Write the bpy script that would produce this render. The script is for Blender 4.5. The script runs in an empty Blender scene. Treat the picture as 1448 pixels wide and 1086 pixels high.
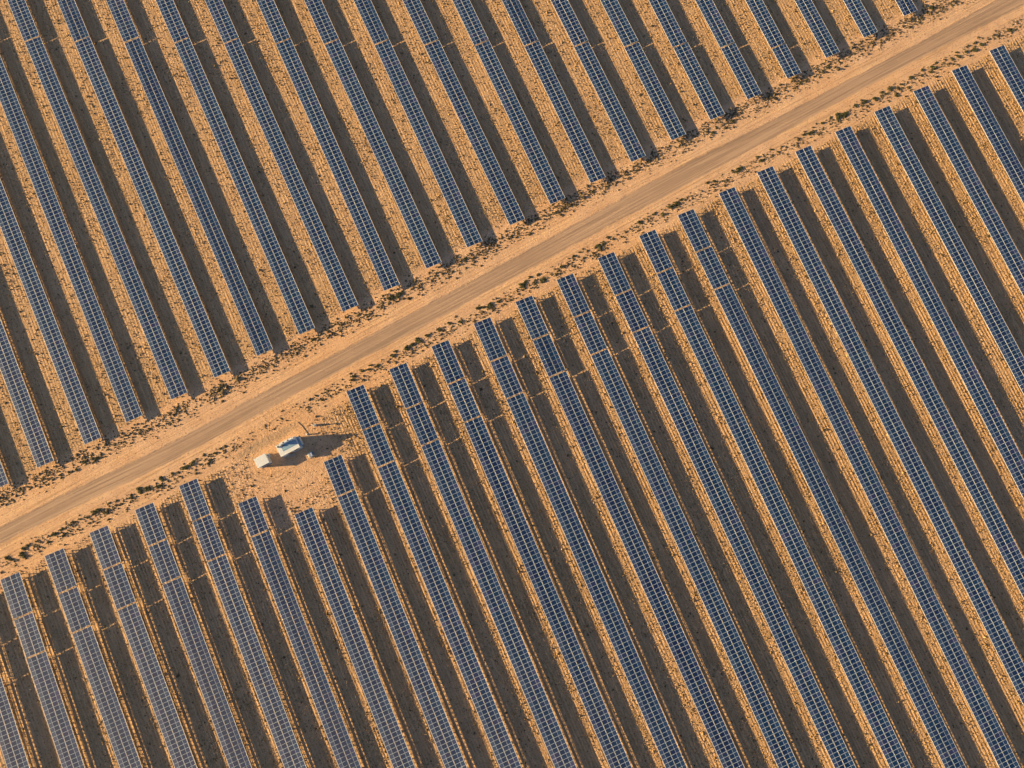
import bpy, math, random
import numpy as np
from mathutils import Vector, Matrix

S = bpy.context.scene
C = S.collection
R = math.radians
rnd = random.Random(7)

# ------------------------------------------------------------------ camera
CAM_H, CAM_F = 159.31, 985.3
cd = bpy.data.cameras.new('camera')
cam = bpy.data.objects.new('camera', cd)
C.objects.link(cam)
cd.sensor_width = 36.0
cd.lens = CAM_F / 1448 * 36.0
cd.clip_start, cd.clip_end = 1.0, 3000.0
cam.matrix_world = Matrix(((1.0, 0.00023, 0.00183, 0), (0.0, 0.99254, -0.12193, 0), (-0.00185, 0.12193, 0.99254, CAM_H), (0, 0, 0, 1)))
S.camera = cam

# ------------------------------------------------------------------ light
SUN_EL = math.atan(1 / 3.4186)
SUN_AZ = 1.4962 + math.pi                 # compass bearing of the sun, clockwise from +Y
W = bpy.data.worlds.new('World')
S.world = W
W.use_nodes = True
bg = W.node_tree.nodes['Background']
sky = W.node_tree.nodes.new('ShaderNodeTexSky')
sky.sky_type = 'NISHITA'
sky.sun_disc = False
sky.sun_elevation = SUN_EL
sky.sun_rotation = SUN_AZ
sky.altitude = 2000.0
sky.air_density, sky.dust_density, sky.ozone_density = 1.0, 0.8, 1.4
W.node_tree.links.new(sky.outputs[0], bg.inputs[0])
bg.inputs[1].default_value = 0.057
sl = bpy.data.lights.new('sun', 'SUN')
sl.energy = 5.0
sl.angle = R(0.55)
sl.color = (1.0, 0.735, 0.345)
sun = bpy.data.objects.new('sun', sl)
C.objects.link(sun)
sd = Vector((-math.sin(SUN_AZ) * math.cos(SUN_EL), -math.cos(SUN_AZ) * math.cos(SUN_EL), -math.sin(SUN_EL)))
sun.rotation_euler = sd.to_track_quat('-Z', 'Y').to_euler()
sun.location = (-60, 0, 60)
V = S.view_settings
V.view_transform, V.look, V.gamma, V.exposure = 'Standard', 'None', 1.0, 1.58
V.use_curve_mapping = False
S.cycles.max_bounces = 6
S.cycles.diffuse_bounces = 3


# ------------------------------------------------------------------ node helpers
class NT:
    def __init__(self, tree):
        self.t = tree
        self.n = tree.nodes
        self.l = tree.links

    def put(self, sock, v):
        if v is None:
            return
        if isinstance(v, bpy.types.NodeSocket):
            self.l.new(v, sock)
        else:
            if isinstance(v, tuple) and len(v) == 3 and sock.type == 'RGBA':
                v = (*v, 1.0)
            sock.default_value = v

    def math(self, op, a, b=None, c=None, clamp=False):
        x = self.n.new('ShaderNodeMath')
        x.operation = op
        x.use_clamp = clamp
        for i, v in enumerate((a, b, c)):
            self.put(x.inputs[i], v)
        return x.outputs[0]

    def mix(self, f, a, b, blend='MIX'):
        x = self.n.new('ShaderNodeMix')
        x.data_type = 'RGBA'
        x.blend_type = blend
        self.put(x.inputs[0], f)
        self.put(x.inputs[6], a)
        self.put(x.inputs[7], b)
        return x.outputs[2]

    def noise(self, vec, scale, detail=3.0, rough=0.55, dist=0.0):
        x = self.n.new('ShaderNodeTexNoise')
        self.put(x.inputs['Vector'], vec)
        x.inputs['Scale'].default_value = scale
        x.inputs['Detail'].default_value = detail
        x.inputs['Roughness'].default_value = rough
        x.inputs['Distortion'].default_value = dist
        return x.outputs[0]

    def comb(self, x, y, z=0.0):
        c = self.n.new('ShaderNodeCombineXYZ')
        for i, v in enumerate((x, y, z)):
            self.put(c.inputs[i], v)
        return c.outputs[0]

    def step(self, v, a, b):
        x = self.n.new('ShaderNodeMapRange')
        x.interpolation_type = 'SMOOTHSTEP'
        self.put(x.inputs[0], v)
        x.inputs[1].default_value, x.inputs[2].default_value = a, b
        return x.outputs[0]

    def attr(self, name):
        x = self.n.new('ShaderNodeAttribute')
        x.attribute_name = name
        return x

    def lin(self, sx, sy, ax, ay, c=0.0):
        return self.math('ADD', self.math('ADD', self.math('MULTIPLY', sx, ax), self.math('MULTIPLY', sy, ay)), c)


def material(name, build):
    m = bpy.data.materials.new(name)
    m.use_nodes = True
    nt = NT(m.node_tree)
    b = nt.n['Principled BSDF']
    build(nt, b)
    return m


def setp(nt, b, col=None, rough=None, metal=None, spec=None, normal=None):
    nt.put(b.inputs['Base Color'], col)
    nt.put(b.inputs['Roughness'], rough)
    nt.put(b.inputs['Metallic'], metal)
    nt.put(b.inputs['Specular IOR Level'], spec)
    nt.put(b.inputs['Normal'], normal)


ROWA = R(24.0)
ROADA = math.atan2(118.0, 213.0)
ROAD_C = (10.0, 53.0)                      # a point on the road's middle line


def desert(nt, roadmix=None):
    """Colour and normal of the desert soil, the same on the ground sheet and on the soft shoulders of the road."""
    geo = nt.n.new('ShaderNodeNewGeometry')
    P = geo.outputs['Position']
    sp = nt.n.new('ShaderNodeSeparateXYZ')
    nt.l.new(P, sp.inputs[0])
    x, y = sp.outputs[0], sp.outputs[1]
    a = nt.lin(x, y, math.cos(ROWA), math.sin(ROWA))           # across the panel rows
    l = nt.lin(x, y, math.sin(ROWA), -math.cos(ROWA))          # along the panel rows
    ca, sa = math.cos(ROADA), math.sin(ROADA)
    s = nt.lin(x, y, ca, sa)                                   # along the road
    t = nt.lin(x, y, -sa, ca, sa * ROAD_C[0] - ca * ROAD_C[1])  # across the road, + on the upper side
    wob = nt.noise(P, 0.05, 2.0)
    tw = nt.math('ADD', t, nt.math('MULTIPLY', nt.math('SUBTRACT', wob, 0.5), 3.0))
    up = nt.step(tw, 9.3, 11.8)
    lo = nt.step(tw, -8.3, -10.8)
    field = nt.math('MAXIMUM', up, lo)
    dx = nt.math('SUBTRACT', x, -51.0)
    dy = nt.math('SUBTRACT', y, 1.0)
    dist = nt.math('SQRT', nt.math('ADD', nt.math('MULTIPLY', dx, dx), nt.math('MULTIPLY', dy, dy)))
    yard = nt.step(nt.math('ADD', dist, nt.math('MULTIPLY', wob, 9.0)), 21.0, 15.0)
    field = nt.math('MULTIPLY', field, nt.math('SUBTRACT', 1.0, yard))
    big = nt.noise(P, 0.022, 3.0, 0.6)
    mid = nt.noise(P, 0.22, 4.0, 0.6)
    fine = nt.noise(P, 2.2, 3.0, 0.65)
    # bare sand: pale and pinkish, mottled
    col = nt.mix(nt.step(mid, 0.35, 0.68), (0.50, 0.305, 0.192), (0.565, 0.360, 0.232))
    col = nt.mix(nt.math('MULTIPLY', nt.step(big, 0.4, 0.7), 0.5), col, (0.56, 0.30, 0.14))
    # dry grass cover between the rows, yellow brown, in streaks along the rows
    streak = nt.noise(nt.comb(nt.math('MULTIPLY', a, 2.3), nt.math('MULTIPLY', l, 0.09)), 1.0, 3.0, 0.6)
    straw = nt.mix(nt.step(streak, 0.36, 0.64), (0.315, 0.195, 0.108), (0.475, 0.302, 0.170))
    straw = nt.mix(nt.math('MULTIPLY', nt.step(fine, 0.52, 0.72), 0.45), straw, (0.22, 0.125, 0.06))
    col = nt.mix(nt.math('MULTIPLY', field, nt.math('ADD', 0.45, nt.math('MULTIPLY', big, 0.6))), col, straw)
    # wheel marks and windrows beside the road
    side = nt.math('MULTIPLY', nt.step(nt.math('ABSOLUTE', t), 12.0, 6.0), nt.math('SUBTRACT', 1.0, field))
    ruts = nt.noise(nt.comb(nt.math('MULTIPLY', s, 0.045), nt.math('MULTIPLY', t, 2.1)), 1.0, 3.0, 0.65)
    col = nt.mix(nt.math('MULTIPLY', side, nt.math('MULTIPLY', nt.step(ruts, 0.54, 0.62), 0.6)), col, (0.36, 0.21, 0.11))
    col = nt.mix(nt.math('MULTIPLY', side, nt.math('MULTIPLY', nt.step(ruts, 0.46, 0.36), 0.5)), col, (0.66, 0.42, 0.22))
    # yard round the cabins: turned earth and a grey gravel spill towards the road
    rx = nt.math('SUBTRACT', x, -55.5)
    ry = nt.math('SUBTRACT', y, 2.2)
    rr = nt.math('SQRT', nt.math('ADD', nt.math('MULTIPLY', rx, rx), nt.math('MULTIPLY', nt.math('MULTIPLY', ry, ry), 1.25)))
    arcs = nt.math('SINE', nt.math('ADD', nt.math('MULTIPLY', rr, 6.0), nt.math('MULTIPLY', mid, 7.0)))
    arcm = nt.math('MULTIPLY', nt.step(rr, 7.6, 6.2), nt.step(rr, 3.2, 4.2))
    arcm = nt.math('MULTIPLY', arcm, nt.step(nt.math('ADD', rx, ry), 3.0, 0.0))
    col = nt.mix(nt.math('MULTIPLY', arcm, nt.math('MULTIPLY', nt.step(arcs, 0.0, 0.9), 0.55)), col, (0.30, 0.18, 0.10))
    gs = nt.math('SUBTRACT', s, -46.0)
    gt = nt.math('SUBTRACT', t, -8.6)
    gg = nt.math('ADD', nt.math('MULTIPLY', nt.math('MULTIPLY', gs, gs), 0.012), nt.math('MULTIPLY', nt.math('MULTIPLY', gt, gt), 0.55))
    gm = nt.step(nt.math('ADD', gg, nt.math('MULTIPLY', mid, 1.6)), 1.9, 0.9)
    col = nt.mix(nt.math('MULTIPLY', gm, nt.math('ADD', 0.25, nt.math('MULTIPLY', fine, 0.8))), col, (0.30, 0.215, 0.15))
    col = nt.mix(nt.math('MULTIPLY', yard, nt.math('MULTIPLY', nt.step(nt.noise(P, 0.9, 4.0, 0.7, 1.5), 0.48, 0.66), 0.6)), col, (0.31, 0.185, 0.105))
    # pebbles and crumbs
    col = nt.mix(nt.math('MULTIPLY', nt.step(nt.noise(P, 2.6, 3.0), 0.56, 0.68), 0.72), col, (0.185, 0.105, 0.055))
    # shallow furrows along the rows, lost here and there
    wa = nt.math('ADD', nt.math('MULTIPLY', a, 2 * math.pi / 0.72), nt.math('MULTIPLY', nt.noise(nt.comb(nt.math('MULTIPLY', a, 0.5), nt.math('MULTIPLY', l, 0.06)), 1.0, 2.0), 5.0))
    keepf = nt.math('MULTIPLY', nt.step(nt.noise(nt.comb(nt.math('MULTIPLY', a, 1.1), nt.math('MULTIPLY', l, 0.22)), 1.0, 3.0), 0.36, 0.58), field)
    fur = nt.math('MULTIPLY', nt.math('SINE', wa), nt.math('MULTIPLY', keepf, nt.math('ADD', 0.028, nt.math('MULTIPLY', lo, 0.030))))
    bare = nt.math('ADD', 0.35, nt.math('MULTIPLY', field, 0.65))
    h = nt.math('ADD', nt.math('MULTIPLY', nt.math('MULTIPLY', fine, bare), 0.17), nt.math('MULTIPLY', mid, 0.20))
    h = nt.math('ADD', h, fur)
    h = nt.math('ADD', h, nt.math('MULTIPLY', yard, nt.math('MULTIPLY', nt.noise(P, 0.9, 4.0, 0.7, 1.5), 0.22)))
    h = nt.math('ADD', h, nt.math('MULTIPLY', nt.math('MULTIPLY', streak, field), 0.07))
    h = nt.math('ADD', h, nt.math('MULTIPLY', nt.math('MULTIPLY', ruts, side), 0.13))
    return dict(col=col, h=h, P=P, s=s, t=t, fine=fine, mid=mid, big=big)


def bump(nt, h, strength=0.8, dist=1.0):
    b = nt.n.new('ShaderNodeBump')
    b.inputs['Strength'].default_value = strength
    b.inputs['Distance'].default_value = dist
    nt.l.new(h, b.inputs['Height'])
    return b.outputs[0]


def m_ground(nt, b):
    d = desert(nt)
    setp(nt, b, d['col'], 0.95, spec=0.1, normal=bump(nt, d['h'], 0.7))


def m_road(nt, b):
    d = desert(nt)
    across = nt.attr('across').outputs['Fac']                  # -1 .. 1 between the edges of the driven strip
    s = d['s']
    warp = nt.math('MULTIPLY', nt.math('SUBTRACT', nt.noise(d['P'], 0.25, 4.0, 0.7), 0.5), 0.55)
    edge = nt.step(nt.math('ADD', nt.math('ABSOLUTE', across), warp), 1.12, 0.82)
    tracks = nt.noise(nt.comb(nt.math('MULTIPLY', s, 0.03), nt.math('MULTIPLY', across, 4.2)), 1.0, 4.0, 0.6)
    col = nt.mix(nt.step(tracks, 0.36, 0.66), (0.270, 0.180, 0.128), (0.42, 0.280, 0.195))
    col = nt.mix(nt.math('MULTIPLY', nt.step(d['mid'], 0.45, 0.75), 0.4), col, (0.40, 0.262, 0.176))
    thin = nt.noise(nt.comb(nt.math('MULTIPLY', s, 0.05), nt.math('MULTIPLY', across, 13.0)), 1.0, 2.0, 0.6)
    col = nt.mix(nt.math('MULTIPLY', nt.step(thin, 0.55, 0.64), 0.6), col, (0.19, 0.128, 0.092))
    col = nt.mix(edge, d['col'], col)
    h = nt.math('MULTIPLY', d['h'], nt.math('SUBTRACT', 1.0, nt.math('MULTIPLY', edge, 0.75)))
    h = nt.math('ADD', h, nt.math('MULTIPLY', nt.math('MULTIPLY', tracks, edge), 0.10))
    setp(nt, b, col, 0.92, spec=0.12, normal=bump(nt, h, 0.7))


def m_glass(nt, b):
    at = nt.attr('tint').outputs['Fac']
    ct = nt.attr('column_tone').outputs['Fac']  # tone by cell column: outer ones paler and rougher, inner ones darker
    oi = nt.n.new('ShaderNodeObjectInfo')
    rr = nt.math('ADD', nt.math('MULTIPLY', at, 0.75), nt.math('MULTIPLY', oi.outputs['Random'], 0.25))
    geo = nt.n.new('ShaderNodeNewGeometry')
    patch = nt.noise(geo.outputs['Position'], 0.35, 3.0, 0.6)
    col = nt.mix(rr, (0.005, 0.022, 0.098), (0.007, 0.055, 0.140))
    col = nt.mix(nt.math('MULTIPLY', nt.step(rr, 0.66, 0.95), 0.75), col, (0.040, 0.040, 0.140))
    col = nt.mix(nt.step(ct, -0.1, -0.5), col, (0.60, 0.62, 0.66), 'MULTIPLY')
    film_sheen = nt.math('ADD', nt.math('MULTIPLY', nt.math('MAXIMUM', ct, 0.0), 0.075), nt.math('MULTIPLY', nt.step(patch, 0.5, 0.8), 0.05))
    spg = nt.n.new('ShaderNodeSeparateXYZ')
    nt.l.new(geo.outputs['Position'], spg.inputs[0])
    corner_sheen = nt.step(nt.math('ADD', nt.lin(spg.outputs[0], spg.outputs[1], -0.55, -0.83), nt.math('MULTIPLY', patch, 16.0)), 20.0, 112.0)  # pale haze and sky sheen painted into the glass colour towards the lower left
    film_sheen = nt.math('ADD', film_sheen, nt.math('MULTIPLY', corner_sheen, 0.19))
    col = nt.mix(film_sheen, col, (0.30, 0.25, 0.23))
    setp(nt, b, col, nt.math('ADD', 0.16, nt.math('MULTIPLY', nt.math('MAXIMUM', ct, 0.0), 0.2)), spec=0.36)
    b.inputs['IOR'].default_value = 1.5


def plain(col, rough=0.5, metal=0.0, var=0.12, scale=3.0, spec=0.4):
    def f(nt, b):
        tc = nt.n.new('ShaderNodeTexCoord')
        n = nt.noise(tc.outputs['Object'], scale, 4.0, 0.6)
        dark = tuple(c * (1 - var * 2) for c in col)
        setp(nt, b, nt.mix(nt.step(n, 0.3, 0.7), dark, col), nt.math('ADD', rough - 0.05, nt.math('MULTIPLY', n, 0.1)), metal, spec)
    return f


M = {
    'ground': material('desert_soil', m_ground),
    'road': material('packed_dirt', m_road),
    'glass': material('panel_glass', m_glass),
    'alu': material('panel_frame', plain((0.64, 0.70, 0.74), 0.42, 0.0, 0.06)),
    'back': material('panel_backsheet', plain((0.64, 0.70, 0.75), 0.5, 0.0, 0.04)),
    'sunlit_edge': material('sunlit_frame_edge', plain((0.80, 0.74, 0.66), 0.45, 0.0, 0.06)),  # added cream edge, sun glint on the frame painted into its colour
    'blue': material('blue_paint', plain((0.20, 0.315, 0.43), 0.5, 0.0, 0.08)),
    'steel': material('galvanised_steel', plain((0.36, 0.35, 0.33), 0.5, 0.4, 0.15)),
    'white': material('white_paint', plain((0.62, 0.62, 0.62), 0.45, 0.0, 0.05)),
    'grey': material('grey_paint', plain((0.50, 0.49, 0.47), 0.5, 0.0, 0.08)),
    'dark': material('dark_louvre', plain((0.06, 0.06, 0.06), 0.6, 0.0, 0.1)),
    'rust': material('brown_door', plain((0.34, 0.17, 0.07), 0.6, 0.0, 0.15)),
    'concrete': material('concrete', plain((0.42, 0.36, 0.29), 0.9, 0.0, 0.12)),
}


def m_leaf(dark, light, dry):
    def f(nt, b):
        t = nt.attr('tint').outputs['Fac']
        col = nt.mix(t, dark, light)
        col = nt.mix(nt.math('MULTIPLY', nt.step(t, 0.8, 0.95), 0.7), col, dry)
        setp(nt, b, col, 0.85, spec=0.15)
    return f


M['leaf'] = material('shrub_leaves', m_leaf((0.040, 0.046, 0.020), (0.105, 0.105, 0.046), (0.19, 0.145, 0.068)))
M['scrub'] = material('scrub_twigs', m_leaf((0.055, 0.042, 0.023), (0.13, 0.092, 0.050), (0.30, 0.20, 0.10)))
M['straw'] = material('dry_straw', m_leaf((0.21, 0.135, 0.062), (0.42, 0.265, 0.12), (0.52, 0.33, 0.15)))


# ------------------------------------------------------------------ mesh helpers
def mesh_from(name, co, faces, mats=(), mi=None, attrs=None):
    me = bpy.data.meshes.new(name)
    me.from_pydata([tuple(c) for c in co], [], faces)
    for m in mats:
        me.materials.append(m)
    if mi is not None:
        me.polygons.foreach_set('material_index', np.asarray(mi, np.int32))
    for k, v in (attrs or {}).items():
        at = me.attributes.new(k, 'FLOAT', 'FACE')
        at.data.foreach_set('value', np.asarray(v, np.float32))
    me.update()
    return me


def link(name, me, parent=None, **props):
    o = bpy.data.objects.new(name, me)
    C.objects.link(o)
    if parent is not None:
        o.parent = parent
    for k, v in props.items():
        o[k] = v
    return o


class MB:
    """Collects boxes, prisms and tubes into one mesh."""
    def __init__(self):
        self.co, self.f, self.mi = [], [], []

    def box(self, c, s, rz=0.0, m=0, bevel=0.0):
        hx, hy, hz = s[0] / 2, s[1] / 2, s[2] / 2
        b = min(bevel, hx * 0.5, hy * 0.5, hz * 0.5)
        ca, sa = math.cos(rz), math.sin(rz)
        k = len(self.co)
        if b <= 0:
            pts = [(x, y, z) for z in (-hz, hz) for x, y in ((-hx, -hy), (hx, -hy), (hx, hy), (-hx, hy))]
            fs = [(3, 2, 1, 0), (4, 5, 6, 7), (0, 1, 5, 4), (1, 2, 6, 5), (2, 3, 7, 6), (3, 0, 4, 7)]
        else:
            ring = [(-hx + b, -hy), (hx - b, -hy), (hx, -hy + b), (hx, hy - b), (hx - b, hy), (-hx + b, hy), (-hx, hy - b), (-hx, -hy + b)]
            inn = [(x * (hx - b) / hx, y * (hy - b) / hy) for x, y in ring]
            pts = [(x, y, -hz) for x, y in ring] + [(x, y, hz - b) for x, y in ring] + [(x, y, hz) for x, y in inn]
            fs = [tuple(range(7, -1, -1)), tuple(range(16, 24))]
            for lv in (0, 8):
                fs += [(lv + i, lv + (i + 1) % 8, lv + 8 + (i + 1) % 8, lv + 8 + i) for i in range(8)]
        self.co += [(c[0] + x * ca - y * sa, c[1] + x * sa + y * ca, c[2] + z) for x, y, z in pts]
        self.f += [tuple(i + k for i in q) for q in fs]
        self.mi += [m] * len(fs)

    def tube(self, p, q, r, n=8, m=0, r2=None):
        p, q = Vector(p), Vector(q)
        d = (q - p).normalized()
        u = d.orthogonal().normalized()
        v = d.cross(u)
        k = len(self.co)
        for e, rr in ((p, r), (q, r if r2 is None else r2)):
            self.co += [tuple(e + (u * math.cos(2 * math.pi * i / n) + v * math.sin(2 * math.pi * i / n)) * rr) for i in range(n)]
        self.f += [tuple(k + i for i in range(n - 1, -1, -1)), tuple(k + n + i for i in range(n))]
        self.f += [(k + i, k + (i + 1) % n, k + n + (i + 1) % n, k + n + i) for i in range(n)]
        self.mi += [m] * (n + 2)

    def mesh(self, name, *mats):
        return mesh_from(name, self.co, self.f, mats, self.mi)


# ------------------------------------------------------------------ ground and road
gm = mesh_from('ground', [(-900, -900, 0), (900, -900, 0), (900, 900, 0), (-900, 900, 0)], [(0, 1, 2, 3)], (M['ground'],))
link('ground', gm, kind='structure')

RU = [(-150, -31.6), (-124.6, -17.6), (-115.5, -12.9), (-96.7, -3.0), (-79.6, 5.0), (-49.9, 21.9), (-28.0, 33.8), (-10.9, 43.3), (22.6, 62.1), (40.7, 72.5), (63.9, 84.3), (88.7, 97.9), (107.7, 108.1), (118.5, 114.6), (136.0, 124.6), (175, 146.5)]
RL = [(-150, -35.4), (-124.2, -21.3), (-115.1, -16.7), (-97.0, -7.6), (-78.1, 1.4), (-49.8, 17.2), (-31.1, 27.2), (-10.9, 38.4), (22.5, 57.0), (44.0, 68.6), (63.7, 79.6), (88.4, 93.6), (106.4, 103.2), (125.8, 113.2), (135.4, 118.3), (175, 140.0)]


def road():
    xs = np.arange(-150, 175.1, 1.5)
    ca, sa = math.cos(ROADA), math.sin(ROADA)

    def curve(pts):
        p = np.array(pts)
        yy = np.interp(xs, p[:, 0], p[:, 1])
        k = np.ones(15) / 15
        return np.convolve(np.pad(yy, 7, mode='edge'), k, 'valid')
    u, l = curve(RU), curve(RL)
    lane = np.array([-2.1, -1.5, -1.2, -1, -.6, -.2, .2, .6, 1, 1.2, 1.5, 2.1])
    co, acr = [], []
    for i, x in enumerate(xs):
        midy, half = (u[i] + l[i]) / 2, max((u[i] - l[i]) / 2, 2.1)
        for a in lane:
            co.append((x, midy + a * half, 0.004 if abs(a) > 2 else 0.012))
            acr.append(a)
    n = len(lane)
    f = [(i * n + j, (i + 1) * n + j, (i + 1) * n + j + 1, i * n + j + 1) for i in range(len(xs) - 1) for j in range(n - 1)]
    me = mesh_from('dirt_road', co, f, (M['road'],))
    at = me.attributes.new('across', 'FLOAT', 'POINT')
    at.data.foreach_set('value', np.array(acr, np.float32))
    o = link('dirt_road', me, kind='structure')
    return o, xs, u, l


_, RX, RUY, RLY = road()

# ------------------------------------------------------------------ solar tables
# block (0 field below the road, 1 field above it), row from the left, section from the upper end, sections in the row, corner x, y, bearing, length
TABLES = [(0,-1,0,3,-122.55,-29.14,22.83,10.39),
(0,-1,1,3,-118.41,-38.99,22.83,7.86),
(0,-1,2,3,-115.24,-46.51,22.83,25.2),
(0,0,0,3,-113.2,-24.14,23.17,9.14),
(0,0,1,3,-109.49,-32.82,23.17,8.62),
(0,0,2,3,-105.98,-41.02,23.17,31.21),
(0,1,0,3,-103.85,-19.03,23.98,8.81),
(0,1,1,3,-100.15,-27.35,23.98,8.85),
(0,1,2,3,-96.43,-35.71,23.98,37.16),
(0,2,0,3,-94.28,-14.02,23.91,8.69),
(0,2,1,3,-90.64,-22.23,23.91,9.03),
(0,2,2,3,-86.85,-30.77,23.91,42.54),
(0,3,0,3,-84.48,-8.98,23.73,8.56),
(0,3,1,3,-80.92,-17.09,23.73,8.62),
(0,3,2,3,-77.33,-25.25,23.73,48.5),
(0,4,0,3,-74.99,-3.66,23.57,8.47),
(0,4,1,3,-71.48,-11.69,23.57,9.2),
(0,4,2,3,-67.68,-20.4,23.57,53.74),
(0,5,0,2,-61.53,-7.56,23.51,7.91),
(0,5,1,2,-58.26,-15.09,23.51,59.5),
(0,6,0,1,-48.84,-10.02,23.52,65.02),
(0,7,0,2,-42.72,1.66,23.38,8.25),
(0,7,1,2,-39.32,-6.19,23.38,69.13),
(0,8,0,3,-38.07,17.58,23.6,9.51),
(0,8,1,3,-34.15,8.6,23.6,8.79),
(0,8,2,3,-30.51,0.26,23.6,76.26),
(0,9,0,3,-28.42,22.7,23.47,9.76),
(0,9,1,3,-24.42,13.47,23.47,8.84),
(0,9,2,3,-20.78,5.09,23.47,81.45),
(0,10,0,3,-18.85,27.96,23.53,9.4),
(0,10,1,3,-14.98,19.06,23.53,9.2),
(0,10,2,3,-11.19,10.35,23.53,87.21),
(0,11,0,3,-9.22,33.32,23.35,9.56),
(0,11,1,3,-5.31,24.27,23.35,9.0),
(0,11,2,3,-1.62,15.74,23.35,92.96),
(0,12,0,3,0.44,38.41,23.45,9.62),
(0,12,1,3,4.39,29.31,23.45,9.11),
(0,12,2,3,8.14,20.68,23.45,98.4),
(0,13,0,3,9.98,43.66,23.48,9.59),
(0,13,1,3,13.92,34.59,23.48,9.26),
(0,13,2,3,17.73,25.82,23.48,104.01),
(0,14,0,3,19.59,48.83,23.48,9.63),
(0,14,1,3,23.55,39.72,23.48,9.24),
(0,14,2,3,27.35,30.97,23.48,109.62),
(0,15,0,3,29.33,54.19,23.4,9.74),
(0,15,1,3,33.32,44.98,23.4,9.4),
(0,15,2,3,37.17,36.08,23.4,115.11),
(0,16,0,3,38.5,59.22,23.6,9.68),
(0,16,1,3,42.5,50.07,23.6,9.49),
(0,16,2,3,46.42,41.1,23.6,120.75),
(0,17,0,1,48.35,64.63,23.47,146.28),
(0,18,0,1,57.58,69.73,23.47,138.44),
(0,19,0,1,66.87,74.87,23.47,120.05),
(0,20,0,1,76.6,79.83,23.47,100.73),
(0,21,0,1,86.24,84.87,23.47,81.59),
(0,22,0,1,95.87,90.03,23.47,62.5),
(0,23,0,1,105.54,95.32,23.47,43.37),
(0,24,0,1,115.03,100.47,23.47,24.56),
(1,-1,0,1,-125.72,13.75,24.75,20.34),
(1,0,0,1,-128.67,46.6,24.75,50.91),
(1,1,0,1,-131.68,80.18,24.75,82.19),
(1,2,0,2,-130.7,103.44,24.75,102.14),
(1,2,1,2,-134.51,111.7,24.75,8.8),
(1,3,0,2,-119.04,103.28,25.08,96.57),
(1,3,1,2,-127.64,121.67,25.08,20.01),
(1,4,0,2,-106.87,103.16,24.84,90.82),
(1,4,1,2,-115.44,121.67,24.84,20.1),
(1,5,0,2,-94.76,103.02,24.77,85.03),
(1,5,1,2,-103.36,121.66,24.77,20.22),
(1,6,0,2,-82.54,102.88,24.77,79.27),
(1,6,1,2,-91.19,121.64,24.77,20.36),
(1,7,0,2,-70.41,102.74,24.78,73.3),
(1,7,1,2,-79.12,121.62,24.78,20.5),
(1,8,0,2,-57.81,102.63,24.3,67.42),
(1,8,1,2,-66.39,121.64,24.3,20.55),
(1,9,0,2,-45.96,102.48,24.52,61.56),
(1,9,1,2,-54.68,121.61,24.52,20.72),
(1,10,0,2,-33.79,102.34,24.56,55.7),
(1,10,1,2,-42.59,121.59,24.56,20.86),
(1,11,0,2,-21.68,102.2,24.61,49.78),
(1,11,1,2,-30.55,121.57,24.61,21.0),
(1,12,0,2,-9.47,102.07,24.47,43.89),
(1,12,1,2,-18.34,121.56,24.47,21.11),
(1,13,0,2,2.67,101.95,24.29,38.02),
(1,13,1,2,-6.18,121.56,24.29,21.21),
(1,14,0,2,14.72,101.8,24.48,32.11),
(1,14,1,2,5.74,121.53,24.48,21.38),
(1,15,0,2,26.96,101.65,24.59,25.99),
(1,15,1,2,17.87,121.51,24.59,21.54),
(1,16,0,2,38.86,101.54,24.23,20.23),
(1,16,1,2,29.87,121.51,24.23,21.6),
(1,17,0,2,50.35,101.39,24.4,14.36),
(1,17,1,2,41.23,121.49,24.4,21.77),
(1,18,0,2,62.7,101.25,24.4,8.3),
(1,18,1,2,53.53,121.47,24.4,21.9),
(1,19,0,1,65.49,121.45,24.4,24.66),
(1,20,0,1,77.42,121.44,24.4,18.9),
(1,21,0,1,90.21,121.42,24.4,12.61)]
SPEC = {0: dict(z=1.738, dz=-0.2389, w=4.317, tube=0.90, tray=0.70), 1: dict(z=1.251, dz=-0.1364, w=3.966, tube=0.50, tray=None)}
PITCH = 0.965
MW = 2.10                                   # nominal module length across the table


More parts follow.
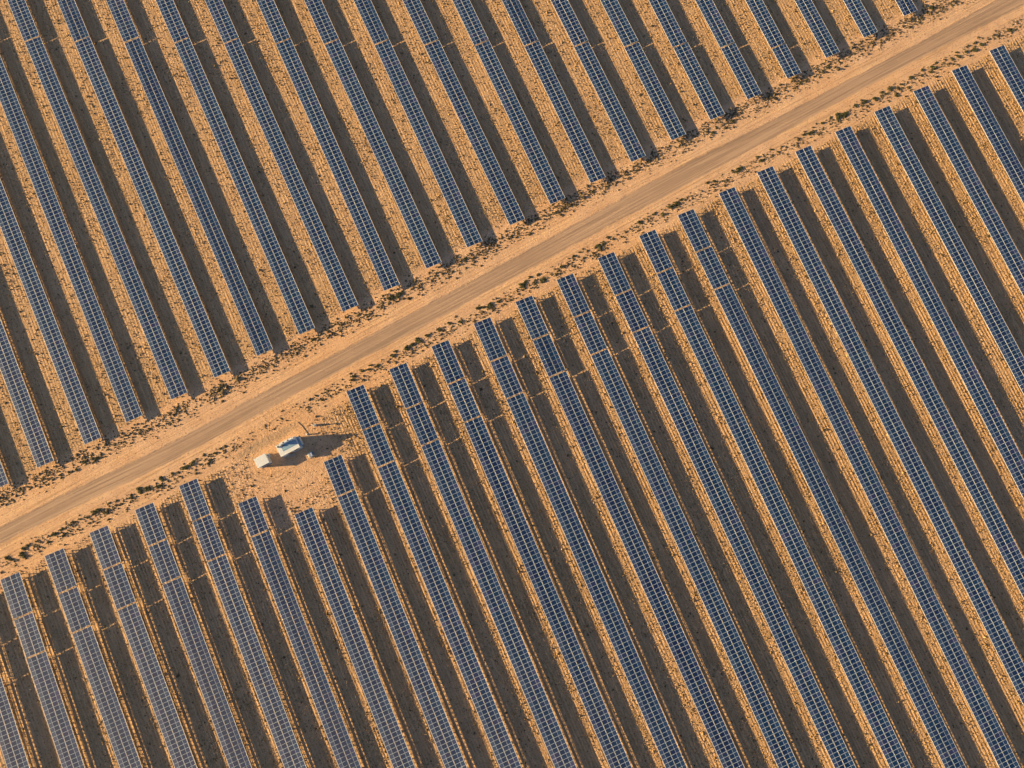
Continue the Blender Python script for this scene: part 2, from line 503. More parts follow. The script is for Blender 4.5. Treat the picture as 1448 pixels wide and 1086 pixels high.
def module_geo(edge_side, tint):
    """One framed glass module, 2.10 m across the table and 0.965 m along it, origin at its middle."""
    hx, hy, t = MW / 2 - 0.012, PITCH / 2 - 0.006, 0.035
    fx, fy, gap = 0.036, 0.024, 0.020
    co, f, mi, ti, ct = [], [], [], [], []

    def q(x0, x1, y0, y1, z, m, tn=0.5, d=0.0):
        k = len(co)
        co.extend([(x0, y0, z), (x1, y0, z), (x1, y1, z), (x0, y1, z)])
        f.append((k, k + 1, k + 2, k + 3))
        mi.append(m)
        ti.append(tn)
        ct.append(d)
    iy = hy - fy
    lx, rx = (0.085 if edge_side == 1 else fx), (0.085 if edge_side == 2 else fx)
    # frame top; outer long edges widened, a sunlit glint painted into their cream colour
    q(-hx, hx, iy, hy, 0, 1)
    q(-hx, hx, -hy, -iy, 0, 1)
    q(-hx, -hx + lx, -iy, iy, 0, 3 if edge_side == 1 else 1)
    q(hx - rx, hx, -iy, iy, 0, 3 if edge_side == 2 else 1)
    # two glass halves and the pale strip between them
    sp = -0.10 if edge_side == 1 else (0.10 if edge_side == 2 else 0.0)
    q(-hx + lx, sp - gap, -iy, iy, -0.006, 0, tint[0], 1.0 if edge_side == 1 else -0.6)
    q(sp - gap, sp + gap, -iy, iy, -0.006, 2)
    q(sp + gap, hx - rx, -iy, iy, -0.006, 0, tint[1], 0.35 if edge_side == 2 else -0.6)
    # sides and back
    k = len(co)
    co.extend([(x, y, z) for z in (0, -t) for x, y in ((-hx, -hy), (hx, -hy), (hx, hy), (-hx, hy))])
    for i in range(4):
        j = (i + 1) % 4
        f.append((k + i, k + 4 + i, k + 4 + j, k + j))
        mi.append(1)
        ti.append(.5)
        ct.append(0)
    f.append((k + 7, k + 6, k + 5, k + 4))
    mi.append(2)
    ti.append(.5)
    ct.append(0)
    return np.array(co), f, mi, ti, ct


MODMATS = (M['glass'], M['alu'], M['back'], M['sunlit_edge'])
GEO = {d: [module_geo(d, tuple(min(1, max(0, (i + 0.5) / 10 + rnd.gauss(0, 0.13))) for _ in (0, 1))) for i in range(10)] for d in (1, 2)}
MOD = {k: [mesh_from('solar_module', g[0], g[1], MODMATS, g[2], {'tint': g[3], 'column_tone': g[4]}) for g in v] for k, v in GEO.items()}

WORD = 'first second third fourth fifth sixth seventh eighth ninth tenth eleventh twelfth thirteenth fourteenth fifteenth sixteenth seventeenth eighteenth nineteenth twentieth'.split()


def ordinal(n):
    if n <= 20:
        return WORD[n - 1]
    return 'twenty-' + WORD[n - 21]


camR = cam.matrix_world.to_3x3()


def project(p):
    q = camR.transposed() @ (Vector(p) - cam.matrix_world.translation)
    return 724 + CAM_F * q.x / -q.z, 543 - CAM_F * q.y / -q.z


def frame_mesh(sp, length, n, pitch):
    """Torque tube on driven posts, saddle brackets at each module joint, and a cable tray under the low side."""
    b = MB()
    w, zl, xc, zt = sp['w'], sp['z'], sp['w'] / 2, sp['tube']
    b.tube((xc, 0.05, zt), (xc, -length - 0.05, zt), 0.05, 8)
    for i in range(n + 1):
        y = -i * pitch
        y = max(min(y, -0.09), -length + 0.09)
        zp = zl + sp['dz'] / 2 - 0.06
        b.box((xc, y, (zt + zp) / 2), (0.08, 0.20, zp - zt))
        for sx in (-1, 1):
            zz = zl + sp['dz'] * (0.5 + sx * 0.2) - 0.075
            b.box((xc + sx * w * 0.21, y, zz), (w * 0.40, 0.06, 0.05))
        b.box((0.10, y, zl - 0.09), (0.07, 0.10, 0.06))
    if sp['tray']:
        zy, ins = sp['tray'], 1.1
        for dx, dz, h in ((0.30, 0.02, 0.12), (0.05, -0.24, 0.09), (-0.15, -0.42, 0.08)):
            b.box((xc + dx, -length / 2, zy + dz), (0.06, length - 2 * ins, h))
            for i in range(n):
                y = -(i + 0.5) * pitch
                if ins < -y < length - ins:
                    b.box((xc + dx * 0.5, y, (zt + zy + dz) / 2), (0.05 + abs(dx), 0.09, 0.05 if dx > 0.2 else zt - zy - dz))
    npost = max(2, int(round(length / 6.5)) + 1)
    for i in range(npost):
        y = -0.8 - (length - 1.6) * i / (npost - 1)
        b.box((xc, y, (zt - 0.07) / 2 - 0.1), (0.15, 0.10, zt - 0.07 + 0.2))
        b.box((xc, y, zt), (0.14, 0.16, 0.14))
    return b.mesh('support_frame', M['steel'])


def table_label(b, r, k, n, cnt):
    row = '%s row from left, %s road' % (ordinal(r + 2), 'below' if b == 0 else 'above')
    if b == 0 and r in (5, 6, 7):
        row = {5: 'row starting directly below the cabins', 6: 'row set back deepest below the yard', 7: 'row starting just right of the small blue box'}[r]
    if n == 1:
        return 'long unbroken solar table, ' + row
    if b == 1:
        return ('short visible stretch of solar table at the top edge, ' if k == 0 else 'long solar table ending at the verge, ') + row
    if k == 0:
        return 'short solar table at the road end, ' + row
    if k == 1 and n == 3:
        return 'short solar table between two gaps, ' + row
    return 'long solar table beyond the last gap, ' + row


for (b, r, k, n, x, y, deg, length) in TABLES:
    sp = SPEC[b]
    cnt = max(1, int(round(length / PITCH)))
    pitch = length / cnt
    sx = (sp['w'] - 0.05) / 2 / MW
    sy = pitch / PITCH
    root = bpy.data.objects.new('solar_table', None)
    C.objects.link(root)
    root.empty_display_size = 0.5
    root.location = (x, y, 0)
    root.rotation_euler = (0, 0, R(deg + rnd.gauss(0, 0.10)))
    root['label'] = table_label(b, r, k, n, cnt)
    root['category'] = 'solar panels'
    root['group'] = 'rows of solar tables below the road' if b == 0 else 'rows of solar tables above the road'
    fm = frame_mesh(sp, length, cnt, pitch)
    link('support_frame', fm, root)
    tilt = math.atan2(-sp['dz'], sp['w']) + rnd.gauss(0, R(0.5))
    lift, hue = rnd.gauss(0, 0.03), rnd.gauss(0, 1)
    T = Matrix.Rotation(tilt, 4, 'Y')
    RW = Matrix.Translation((x, y, 0)) @ Matrix.Rotation(R(deg), 4, 'Z')
    cells = []
    for i in range(cnt):
        for j in (0, 1):
            xc = 0.5 * (sp['w'] - 0.05) * (j + 0.5) + (0.05 if j else 0.0)
            zc = sp['z'] + lift + sp['w'] / 2 * math.sin(-math.atan2(-sp['dz'], sp['w'])) - (xc - sp['w'] / 2) * math.sin(tilt)
            wob = Matrix.Rotation(rnd.gauss(0, 0.0035), 4, 'Y') @ Matrix.Rotation(rnd.gauss(0, 0.0035), 4, 'X')
            m = Matrix.Translation((xc + rnd.gauss(0, 0.006), -(i + 0.5) * pitch, zc)) @ T @ wob @ Matrix.Diagonal((sx, sy, 1, 1))
            p = RW @ m.translation
            u, v = project(p)
            inside = -3 < u < 1451 and -3 < v < 1089
            cells.append(((not inside), (p - cam.matrix_world.translation).length, j, m))
    order = sorted(range(len(cells)), key=lambda q: cells[q][:2])
    own = set(order[:100] if len(cells) > 100 else order)
    rest = []
    for q, (_, _, j, m) in enumerate(cells):
        g = min(9, max(0, int(rnd.gauss(5 + 1.2 * hue, 2.4))))
        if q in own:
            o = bpy.data.objects.new('solar_module', MOD[j + 1][g])
            C.objects.link(o)
            o.parent = root
            o.matrix_local = m
        else:
            rest.append((GEO[j + 1][g], m))
    if rest:
        co, f, mi, ti, ct = [], [], [], [], []
        for g, m in rest:
            kbase = len(co)
            mm = np.array(m)
            co.extend((g[0] @ mm[:3, :3].T + mm[:3, 3]).tolist())
            f.extend([tuple(a + kbase for a in q) for q in g[1]])
            mi.extend(g[2])
            tn = rnd.gauss(0, 0.12)
            ti.extend([min(max(a + tn, 0), 1) for a in g[3]])
            ct.extend(g[4])
        me = mesh_from('solar_modules', co, f, MODMATS, mi, {'tint': ti, 'column_tone': ct})
        link('solar_modules', me, root, kind='stuff')


# ------------------------------------------------------------------ cabins and posts in the yard
A = R(28.0)


def thing(name, loc, rz, label, cat, group=None):
    o = bpy.data.objects.new(name, None)
    C.objects.link(o)
    o.location = loc
    o.rotation_euler = (0, 0, rz)
    o['label'], o['category'] = label, cat
    if group:
        o['group'] = group
    return o


def inverter_station():
    t = thing('inverter_station', (-52.6, 4.0, 0), A, 'large white inverter cabin with rooftop boxes and brown door in the yard by the road', 'equipment cabin')
    # local: x along the long side (0..4.7), y across (0..3.0)
    b = MB()
    b.box((2.35, 0.05, 1.35), (4.6, 2.7, 2.5), m=0, bevel=0.04)
    link('body', b.mesh('body', M['white']), t)
    b = MB()
    b.box((2.35, 0.05, 0.06), (5.0, 3.1, 0.12), m=0)
    link('plinth', b.mesh('plinth', M['concrete']), t)
    b = MB()
    b.box((2.35, 0.05, 2.64), (4.72, 2.82, 0.08), bevel=0.02)
    b.box((2.75, 0.22, 2.70), (3.6, 1.35, 0.05), m=1, bevel=0.01)
    b.box((2.35, -1.33, 2.71), (4.72, 0.06, 0.06))
    b.box((2.35, 1.43, 2.71), (4.72, 0.06, 0.06))
    rf = link('roof', b.mesh('roof', M['white'], M['blue']), t)
    b = MB()
    b.box((2.7, 1.14, 3.24), (2.9, 0.45, 1.10), bevel=0.03)
    b.box((1.35, 0.80, 2.86), (0.3, 0.4, 0.36), m=1)
    b.tube((2.1, 1.14, 3.79), (2.1, 1.14, 3.82), 0.16, 14, 1)
    b.tube((3.2, 1.14, 3.79), (3.2, 1.14, 3.82), 0.16, 14, 1)
    link('rooftop_unit', b.mesh('rooftop_unit', M['white'], M['dark']), rf)
    b = MB()
    b.box((4.4, 1.0, 3.15), (0.4, 0.6, 0.92), bevel=0.03)
    b.tube((4.4, 1.0, 3.6), (4.4, 1.0, 4.05), 0.16, 10, 0)
    link('vent_stack', b.mesh('vent_stack', M['white']), rf)
    b = MB()
    b.tube((0.42, 0.95, 2.68), (0.42, 0.95, 2.95), 0.27, 14, 0)
    b.tube((0.42, 0.95, 2.95), (0.42, 0.95, 2.99), 0.20, 14, 1)
    link('roof_fan', b.mesh('roof_fan', M['grey'], M['dark']), rf)
    b = MB()
    b.box((1.9, -1.32, 1.1), (0.95, 0.05, 2.0), bevel=0.01)
    d = link('door', b.mesh('door', M['rust']), t)
    b = MB()
    b.box((2.28, -1.36, 1.1), (0.05, 0.04, 0.16))
    link('handle', b.mesh('handle', M['dark']), d)
    b = MB()
    for i in range(7):
        b.box((3.5, -1.32, 1.2 + i * 0.14), (0.9, 0.05, 0.05))
    link('louvre', b.mesh('louvre', M['dark']), t)
    b = MB()
    b.box((4.93, 0.1, 1.06), (0.52, 2.1, 1.9), bevel=0.03)
    b.box((5.20, 0.1, 1.1), (0.03, 1.7, 1.5), m=1)
    link('side_cabinet', b.mesh('side_cabinet', M['blue'], M['grey']), t)
    b = MB()
    b.box((0.9, -1.55, 0.22), (1.0, 0.5, 0.2))
    b.box((1.9, -1.75, 0.14), (1.2, 0.6, 0.24))
    link('step', b.mesh('step', M['concrete']), t)


def site_cabin():
    t = thing('site_cabin', (-56.45, 1.95, 0), A, 'small white flat-roofed cabin standing alone, left of the larger white cabin', 'cabin')
    b = MB()
    b.box((0, 0, 1.15), (2.62, 2.12, 2.1), bevel=0.03)
    link('wall', b.mesh('wall', M['white']), t)
    b = MB()
    b.box((0, 0, 2.26), (2.80, 2.30, 0.12), bevel=0.03)
    link('roof', b.mesh('roof', M['white']), t)
    b = MB()
    b.box((0, 0, 0.05), (2.9, 2.4, 0.10))
    link('plinth', b.mesh('plinth', M['concrete']), t)
    b = MB()
    b.box((1.33, -0.35, 1.05), (0.05, 0.8, 1.8), bevel=0.01)
    d = link('door', b.mesh('door', M['grey']), t)
    b = MB()
    b.box((1.37, -0.05, 1.05), (0.04, 0.05, 0.14))
    link('handle', b.mesh('handle', M['dark']), d)
    b = MB()
    for i in range(6):
        b.box((0.1, -1.08, 0.9 + i * 0.16), (1.6, 0.05, 0.06))
    link('louvre', b.mesh('louvre', M['dark']), t)
    b = MB()
    b.box((1.62, 0.55, 0.75), (0.5, 0.75, 0.85), bevel=0.03)
    b.tube((1.88, 0.55, 0.78), (1.91, 0.55, 0.78), 0.26, 14, 1)
    link('cooling_unit', b.mesh('cooling_unit', M['grey'], M['dark']), t)


def transformer():
    t = thing('transformer', (-45.95, 3.35, 0), A, 'small white transformer box with fins in the shade right of the large cabin', 'transformer')
    b = MB()
    b.box((0, 0, 0.66), (0.95, 0.9, 1.1), bevel=0.03)
    link('tank', b.mesh('tank', M['white']), t)
    b = MB()
    b.box((0, 0, 0.055), (1.5, 1.3, 0.11))
    link('plinth', b.mesh('plinth', M['concrete']), t)
    b = MB()
    for i in range(7):
        b.box((0.60, -0.36 + i * 0.12, 0.65), (0.24, 0.03, 0.8))
    link('radiator', b.mesh('radiator', M['blue']), t)
    for i in range(3):
        b = MB()
        b.tube((-0.25, -0.25 + i * 0.25, 1.21), (-0.25, -0.25 + i * 0.25, 1.42), 0.06, 8)
        b.tube((-0.25, -0.25 + i * 0.25, 1.28), (-0.25, -0.25 + i * 0.25, 1.31), 0.10, 8)
        link('bushing', b.mesh('bushing', M['grey']), t)


def posts():
    t = thing('weather_post', (-45.35, 10.05, 0), R(10), 'white pedestal with a short mast casting a long thin shadow, above the cabins', 'weather station')
    b = MB()
    b.box((0, 0, 0.45), (0.6, 0.5, 0.9), bevel=0.04)
    link('pedestal', b.mesh('pedestal', M['white']), t)
    b = MB()
    b.tube((0.05, 0, 0.9), (0.05, 0, 1.72), 0.12, 10)
    mast = link('mast', b.mesh('mast', M['steel']), t)
    b = MB()
    b.box((0.05, 0, 1.58), (0.24, 0.3, 0.26), bevel=0.02)
    link('sensor_box', b.mesh('sensor_box', M['white']), mast)
    t = thing('bollard', (-47.0, 7.95, 0), R(35), 'short white bollard with a cable laid beside it, touching the cabin shadow', 'bollard')
    b = MB()
    b.tube((0, 0, 0), (0, 0, 0.75), 0.17, 12)
    b.tube((0, 0, 0.75), (0, 0, 0.82), 0.17, 12, 0, 0.08)
    link('post', b.mesh('post', M['white']), t)
    b = MB()
    b.tube((0, 0, 0), (0, 0, 0.07), 0.28, 12)
    link('base', b.mesh('base', M['concrete']), t)
    b = MB()
    pts = [(-46.98, 8.2, 0.05), (-47.5, 8.9, 0.05), (-48.3, 9.9, 0.05), (-49.3, 10.8, 0.05)]
    for p, q in zip(pts, pts[1:]):
        b.tube(p, q, 0.06, 6)
    link('cable', b.mesh('cable', M['dark']), None, label='dark cable lying on the sand up and left of the short bollard', category='cable')
    t = thing('marker_post', (-50.1, -9.4, 0), 0, 'tiny white marker post at the upper corner of the most set back table', 'marker')
    b = MB()
    b.box((0, 0, 0.3), (0.28, 0.28, 0.6), bevel=0.03)
    link('post', b.mesh('post', M['white']), t)
    b = MB()
    b.box((0, 0, 0.63), (0.36, 0.36, 0.07), bevel=0.02)
    link('cap', b.mesh('cap', M['grey']), t)


inverter_station()
site_cabin()
transformer()
posts()

# ------------------------------------------------------------------ shrubs one can count
SHRUBS = [(-113.3,-19.6,1.31),(-112.3,-19.9,1.15),(-109.7,-19.0,1.64),(-109.8,-17.6,1.15),(-106.8,-15.9,0.82),(-103.4,-14.5,1.31),(-101.0,-14.5,0.98),(-101.6,-13.3,0.82),(-104.1,-16.2,0.82),(-99.3,-11.8,0.82),(-97.6,-11.1,0.82),(-95.7,-10.6,0.82),(-94.1,-9.2,1.64),(-92.3,-9.5,1.15),(-95.5,-12.0,0.66),(-91.2,-7.6,0.66),(-89.6,-7.0,0.82),(-86.3,-6.3,0.98),(-84.7,-4.6,1.64),(-82.9,-4.3,1.48),(-79.7,-2.1,1.48),(-80.4,-3.7,1.31),(-77.2,-0.9,0.98),(-74.5,0.3,1.64),(-73.3,1.3,1.48),(-71.3,1.1,0.66),(-70.5,3.2,0.82),(-67.9,3.8,0.98),(-66.7,4.8,0.82),(-69.0,2.1,0.82),(-72.1,2.4,0.66),(-83.3,9.2,0.82),(-81.6,10.0,0.82),(-78.8,12.7,0.66),(-77.3,14.0,0.98),(-67.7,17.9,1.15),(-67.6,19.1,0.82),(-102.9,-1.3,0.82),(-102.5,-1.9,0.66),(-99.3,-0.2,0.98),(-101.0,-0.6,0.82),(-97.5,1.8,0.98),(-94.8,2.7,1.15),(-95.1,1.9,0.82),(-111.8,-4.4,0.82),(-114.5,-6.5,0.66),(-115.5,-5.7,0.57),(-46.5,30.0,0.98),(-42.5,18.1,0.82),(-36.9,21.4,1.31),(-37.2,20.6,0.98),(-34.9,22.7,0.98),(-33.3,22.9,0.98),(-32.8,24.0,0.98),(-31.4,23.7,0.98),(-27.8,26.3,1.31),(-27.2,27.2,0.98),(-24.7,28.0,1.64),(-23.4,28.8,1.31),(-22.0,29.8,1.48),(-19.9,31.0,1.15),(-17.6,32.3,1.31),(-15.0,33.8,0.98),(-12.2,34.3,0.98),(-13.3,35.4,0.66),(-28.8,39.9,1.31),(-27.1,40.6,1.64),(-25.8,41.1,0.98),(-33.9,35.4,0.66),(-36.4,35.7,0.82),(-38.9,35.2,0.66),(-11.5,49.3,0.98),(-9.1,49.5,0.98),(3.7,55.1,0.66),(10.1,60.5,0.82),(-0.5,54.8,0.66),(-8.4,37.4,1.31),(-7.1,37.7,0.98),(-5.1,38.2,1.8),(-3.4,39.1,0.98),(1.9,42.8,1.48),(2.7,43.3,1.31),(4.8,43.5,1.15),(6.5,44.1,1.64),(4.0,44.8,0.82),(5.7,45.3,0.98),(10.0,45.5,0.82),(11.2,47.4,1.15),(14.2,49.8,0.98),(15.7,50.8,0.66),(17.6,51.2,0.66),(16.7,49.4,0.66),(20.1,52.4,1.31),(21.1,52.9,0.82),(22.4,54.3,0.82),(23.6,54.1,0.82),(29.9,58.1,1.15),(33.4,60.2,0.82),(35.3,60.2,0.98),(37.7,62.2,1.48),(38.9,62.8,1.31),(39.9,63.8,0.98),(46.3,68.0,0.82),(48.0,68.2,0.98),(47.8,66.8,0.66),(54.0,71.0,1.48),(54.5,71.6,1.31),(52.3,70.9,0.66),(58.7,74.4,0.98),(59.4,73.3,0.98),(61.9,76.2,0.82),(46.7,80.7,0.82),(48.1,80.5,1.15),(48.8,81.7,0.66),(29.5,71.1,0.82),(27.6,70.0,0.57),(53.0,83.4,0.98),(53.1,81.9,0.82),(63.7,75.5,0.66),(69.9,80.1,0.82),(71.4,80.5,1.31),(72.3,81.9,0.66),(74.6,83.0,0.98),(76.5,84.2,0.82),(78.6,84.6,2.13),(80.0,85.3,1.8),(82.9,87.5,0.98),(85.0,88.4,1.48),(87.6,89.1,1.48),(90.4,90.4,0.82),(91.7,91.9,1.48),(94.4,92.9,0.98),(96.7,94.6,1.31),(93.0,90.0,0.98),(95.2,89.8,0.66),(94.5,92.0,0.66),(76.8,97.4,0.98),(75.5,96.3,0.82),(69.7,93.2,0.82),(81.1,97.5,0.66),(89.4,90.8,0.98),(99.6,96.6,1.15),(102.4,97.2,1.48),(103.0,98.3,0.82),(101.6,96.0,0.82),(99.3,95.1,0.66),(107.1,99.5,0.98),(108.5,100.1,1.15),(110.5,101.2,1.15),(112.8,101.8,1.31),(114.6,103.2,1.15),(112.9,103.6,0.82),(111.3,102.9,0.82),(108.4,101.2,0.82),(121.7,106.8,1.31),(123.1,107.1,0.66),(103.0,113.0,1.48),(108.9,114.6,0.82),(108.2,113.7,0.66),(110.6,114.3,0.66),(95.9,108.1,0.66),(100.2,110.1,0.82),(99.8,109.0,0.66),(98.6,109.4,0.66),(-43.8,15.8,0.82),(-45.2,16.8,0.66),(-52.9,13.4,0.57),(-48.9,-8.5,0.82)]


def shrub_mesh(seed):
    """A low desert shrub of unit radius: several leaf clumps of small faces on a few twigs, uneven in outline."""
    q = random.Random(seed)
    co, f, ti = [], [], []
    for c in range(q.randint(5, 8)):
        an, rr = q.uniform(0, 2 * math.pi), q.uniform(0.1, 0.68)
        cx, cy, cr = rr * math.cos(an), rr * math.sin(an), q.uniform(0.22, 0.42)
        tone = q.random() * 0.5
        k = len(co)
        co += [(0, 0, 0), (0.03, 0.02, 0), (cx, cy, cr * 0.8)]
        f.append((k, k + 1, k + 2))
        ti.append(0.85)
        for i in range(46):
            th, ph = q.uniform(0, 2 * math.pi), math.acos(q.uniform(-0.1, 1))
            rad = cr * q.uniform(0.5, 1.08)
            p = Vector((cx + rad * math.sin(ph) * math.cos(th), cy + rad * math.sin(ph) * math.sin(th), max(0.02, 0.12 + rad * math.cos(ph) * 1.1)))
            s = q.uniform(0.07, 0.15)
            d1 = Vector((q.gauss(0, 1), q.gauss(0, 1), q.gauss(0, 0.6))).normalized() * s
            d2 = Vector((q.gauss(0, 1), q.gauss(0, 1), q.gauss(0, 0.6))).normalized() * s
            k = len(co)
            co += [tuple(p - d1), tuple(p + d2), tuple(p + d1), tuple(p - d2)]
            f.append((k, k + 1, k + 2, k + 3))
            ti.append(min(1, tone + q.random() * 0.5))
    return mesh_from('desert_shrub', co, f, (M['leaf'],), None, {'tint': ti})


SHM = [shrub_mesh(90 + i) for i in range(10)]


def nearest_row(x, y, b):
    best = None
    for (bb, r, k, n, tx, ty, deg, length) in TABLES:
        if bb != b or (b == 0 and k > 0) or (b == 1 and k > 0):
            continue
        ex, ey = (tx, ty) if b == 0 else (tx + math.sin(R(deg)) * length, ty - math.cos(R(deg)) * length)
        d = math.hypot(ex + 2 - x, ey - y)
        if best is None or d < best[0]:
            best = (d, r)
    return best[1]


by = {}
for i, (x, y, d) in enumerate(SHRUBS):
    ym = np.interp(x, RX, (RUY + RLY) / 2)
    side = 1 if y > ym else 0
    by.setdefault((side, nearest_row(x, y, side)), []).append((x, y, d))
for (side, row), lst in sorted(by.items()):
    lst.sort()
    for j, (x, y, d) in enumerate(lst):
        size = 'sprawling' if d > 1.45 else 'bushy' if d > 1.05 else 'small' if d > 0.75 else 'tiny'
        where = ('%s row below the road' if side == 0 else '%s row above the road') % ordinal(row + 2)
        if len(lst) == 1:
            lab = '%s dark shrub alone on the verge before %s' % (size, where)
        else:
            lab = '%s dark shrub, %s from left before %s' % (size, ordinal(j + 1), where)
        o = link('desert_shrub', SHM[rnd.randrange(10)], None, label=lab, category='shrub', group='dark shrubs along the road verges')
        s = d * 0.58
        o.location = (x, y, 0)
        o.rotation_euler = (0, 0, ROADA + rnd.gauss(0, 0.35) + rnd.choice((0, math.pi)))
        o.scale = (s * rnd.uniform(1.15, 1.6), s * rnd.uniform(0.75, 1.0), min(s, 0.8) * rnd.uniform(0.8, 1.05))


# ------------------------------------------------------------------ ground cover nobody could count
rng = np.random.default_rng(11)


def tufts(name, xy, rad, hgt, mat, spokes=5):
    """Many small tufts in one mesh: each an uneven low cone of leaning blades."""
    n = len(xy)
    ang = rng.uniform(0, 6.28, n)[:, None] + np.arange(spokes)[None] * (6.283 / spokes) + rng.normal(0, 0.25, (n, spokes))
    rr = rad[:, None] * rng.uniform(0.55, 1.25, (n, spokes))
    base = np.stack([xy[:, None, 0] + np.cos(ang) * rr, xy[:, None, 1] + np.sin(ang) * rr, np.full((n, spokes), -0.01)], -1)
    top = np.concatenate([xy + rng.normal(0, 0.25, (n, 2)) * rad[:, None], hgt[:, None]], 1)[:, None]
    co = np.concatenate([base, top], 1).reshape(-1, 3)
    k = np.arange(n)[:, None, None] * (spokes + 1)
    i = np.arange(spokes)
    tri = (k + np.stack([i, (i + 1) % spokes, np.full(spokes, spokes)], -1)[None]).reshape(-1, 3)
    me = bpy.data.meshes.new(name)
    me.vertices.add(len(co))
    me.vertices.foreach_set('co', co.astype(np.float32).ravel())
    me.loops.add(tri.size)
    me.loops.foreach_set('vertex_index', tri.astype(np.int32).ravel())
    me.polygons.add(len(tri))
    me.polygons.foreach_set('loop_start', (np.arange(len(tri)) * 3).astype(np.int32))
    me.materials.append(mat)
    at = me.attributes.new('tint', 'FLOAT', 'FACE')
    at.data.foreach_set('value', np.clip(np.repeat(rng.uniform(0, 1, n), spokes) + rng.normal(0, 0.08, n * spokes), 0, 1).astype(np.float32))
    me.update(calc_edges=True)
    me.validate()
    return link(name, me, None, kind='stuff')


CA, SA = math.cos(ROADA), math.sin(ROADA)


def across_road(p):
    yc = np.interp(p[:, 0], RX, (RUY + RLY) / 2)
    return (p[:, 1] - yc) * CA


def clump(p, f=0.18, seed=0):
    """Cheap smooth random field for patchiness."""
    q = np.zeros(len(p))
    g = np.random.default_rng(seed)
    for o in range(5):
        a = g.uniform(0, 6.28)
        k = f * g.uniform(0.6, 2.2)
        q += np.sin((p[:, 0] * math.cos(a) + p[:, 1] * math.sin(a)) * k + g.uniform(0, 6.28))
    return q / 5


BOX = (-140, 140, -75, 130)


def scatter(n):
    return np.stack([rng.uniform(BOX[0], BOX[1], n), rng.uniform(BOX[2], BOX[3], n)], 1)


def in_yard(p, r=14.0):
    return np.hypot(p[:, 0] + 51, p[:, 1] - 2) < r


# dark scrub along both verges, thickest near the row ends
p = scatter(900000)
t = across_road(p)
dens = np.where(t > 0, np.exp(-((t - 7.5) / 1.7) ** 2) * 0.62 * (t > 4.2) * np.where(t > 9.4, 0.25, 1.0), np.exp(-((t + 5.7) / 1.3) ** 2) * 0.34 * (t < -3.6))
dens *= 0.62 + 0.55 * np.clip(clump(p, 0.8, 3) + 0.35, 0, 1)
dens = np.where(in_yard(p, 12) & (t < 0), dens * 0.25, dens)
p = p[rng.uniform(0, 1, len(p)) < dens]
sz = rng.lognormal(-1.70, 0.36, len(p))
tufts('ground_scrub', p, sz, sz * rng.uniform(0.5, 1.1, len(p)), M['scrub'])

# dry tufts in lines along the panel rows and strewn between them
def lane_points(n, b, spacing, jitter):
    ang = R(23.5 if b == 0 else 24.5)
    dx, dy, nx, ny = math.sin(ang), -math.cos(ang), math.cos(ang), math.sin(ang)
    a = rng.integers(-260, 260, n) * spacing + rng.normal(0, jitter, n)
    l = rng.uniform(-180, 180, n)
    q = np.stack([a * nx + l * dx, a * ny + l * dy], 1)
    ok = (q[:, 0] > BOX[0]) & (q[:, 0] < BOX[1]) & (q[:, 1] > BOX[2]) & (q[:, 1] < BOX[3])
    q = q[ok]
    t = across_road(q)
    return q[(t < -8.8) & ~in_yard(q, 9)] if b == 0 else q[t > 10.2]


GAPS = {0: [], 1: []}
for (b_, r_, k_, n_, x_, y_, g_, l_) in TABLES:
    if k_ < n_ - 1:
        GAPS[b_].append((x_ + math.sin(R(g_)) * l_, y_ - math.cos(R(g_)) * l_, R(g_)))


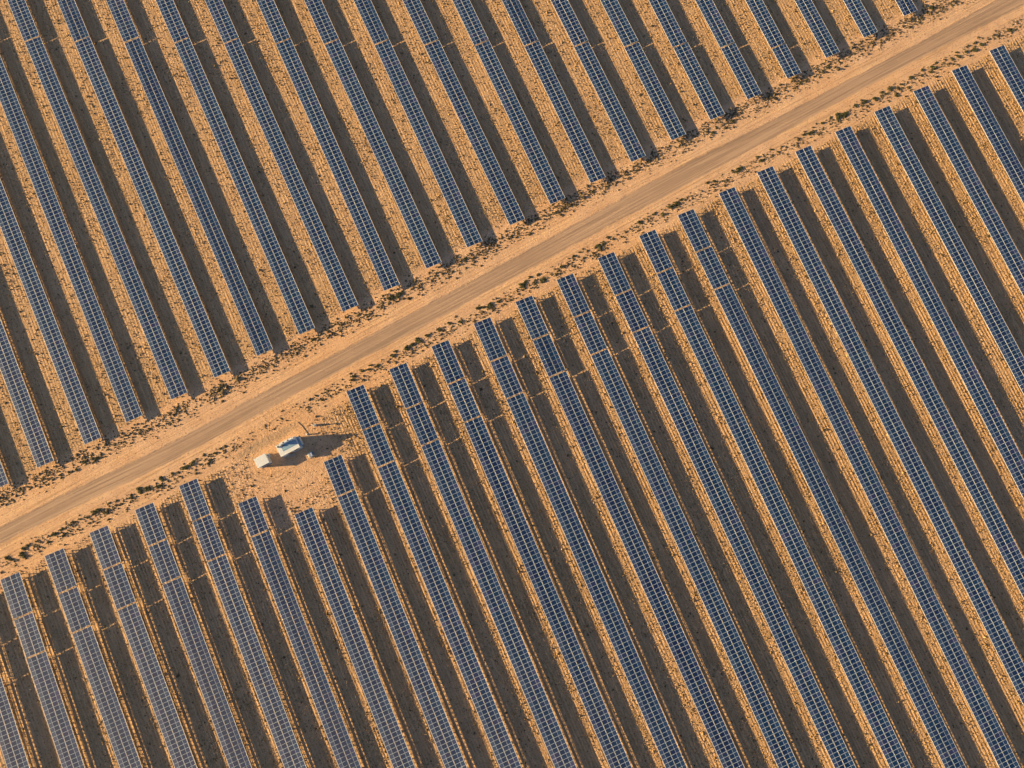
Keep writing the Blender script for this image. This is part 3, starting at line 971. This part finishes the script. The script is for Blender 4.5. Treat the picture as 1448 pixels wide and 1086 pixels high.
def off_gaps(q, b):
    keep = np.ones(len(q), bool)
    for gx, gy, g in GAPS[b]:
        dx, dy = q[:, 0] - gx, q[:, 1] - gy
        u, v = dx * math.sin(g) - dy * math.cos(g), dx * math.cos(g) + dy * math.sin(g)
        keep &= ~((np.abs(u) < 1.1) & (v > 3.5) & (v < 6.6))
    if b == 0:                               # little grows in the narrow sunlit strip along the cable trays
        for (b_, r_, k_, n_, x_, y_, g_, l_) in TABLES:
            if b_ == 0:
                g = R(g_)
                dx, dy = q[:, 0] - x_, q[:, 1] - y_
                u, v = dx * math.sin(g) - dy * math.cos(g), dx * math.cos(g) + dy * math.sin(g)
                keep &= ~((u > -0.5) & (u < l_ + 0.5) & (v > 3.9) & (v < 5.9) & (rng.uniform(0, 1, len(q)) < 0.85))
    return q[keep]


q0 = off_gaps(lane_points(800000, 0, 0.72, 0.085), 0)
q1 = off_gaps(lane_points(520000, 1, 0.72, 0.20), 1)
q = np.concatenate([q0, q1])
q = q[rng.uniform(0, 1, len(q)) < 0.48 + 0.46 * np.clip(clump(q, 0.16, 9) + 0.4, 0, 1)]
sz = rng.lognormal(-2.02, 0.32, len(q))
tufts('dry_grass', q, sz, sz * rng.uniform(0.8, 1.7, len(q)), M['straw'], 4)

# thin crumbs of dead scrub over everything but the road
p = scatter(42000)
t = across_road(p)
keep = (np.abs(t) > 4.2) & (rng.uniform(0, 1, len(p)) < np.where(np.abs(t) < 11, 0.35, 0.8))
p = p[keep & ~((np.abs(p[:, 0] + 52) < 6) & (np.abs(p[:, 1] - 4) < 4))]
sz = rng.lognormal(-2.0, 0.4, len(p))
tufts('dead_scrub', p, sz, sz * rng.uniform(0.6, 1.2, len(p)), M['scrub'], 4)


# ------------------------------------------------------------------ low evening haze
def m_haze(m):
    m.use_nodes = True
    nd = m.node_tree.nodes
    nd.remove(nd['Principled BSDF'])
    v = nd.new('ShaderNodeVolumePrincipled')
    v.inputs['Color'].default_value = (0.95, 0.90, 0.86, 1)
    v.inputs['Density'].default_value = 0.00018
    v.inputs['Anisotropy'].default_value = 0.82
    m.node_tree.links.new(v.outputs[0], nd['Material Output'].inputs['Volume'])
    return m


hz = MB()
hz.box((0, 20, 81.5), (700, 620, 165))
link('haze', hz.mesh('haze', m_haze(bpy.data.materials.new('haze'))), kind='stuff')
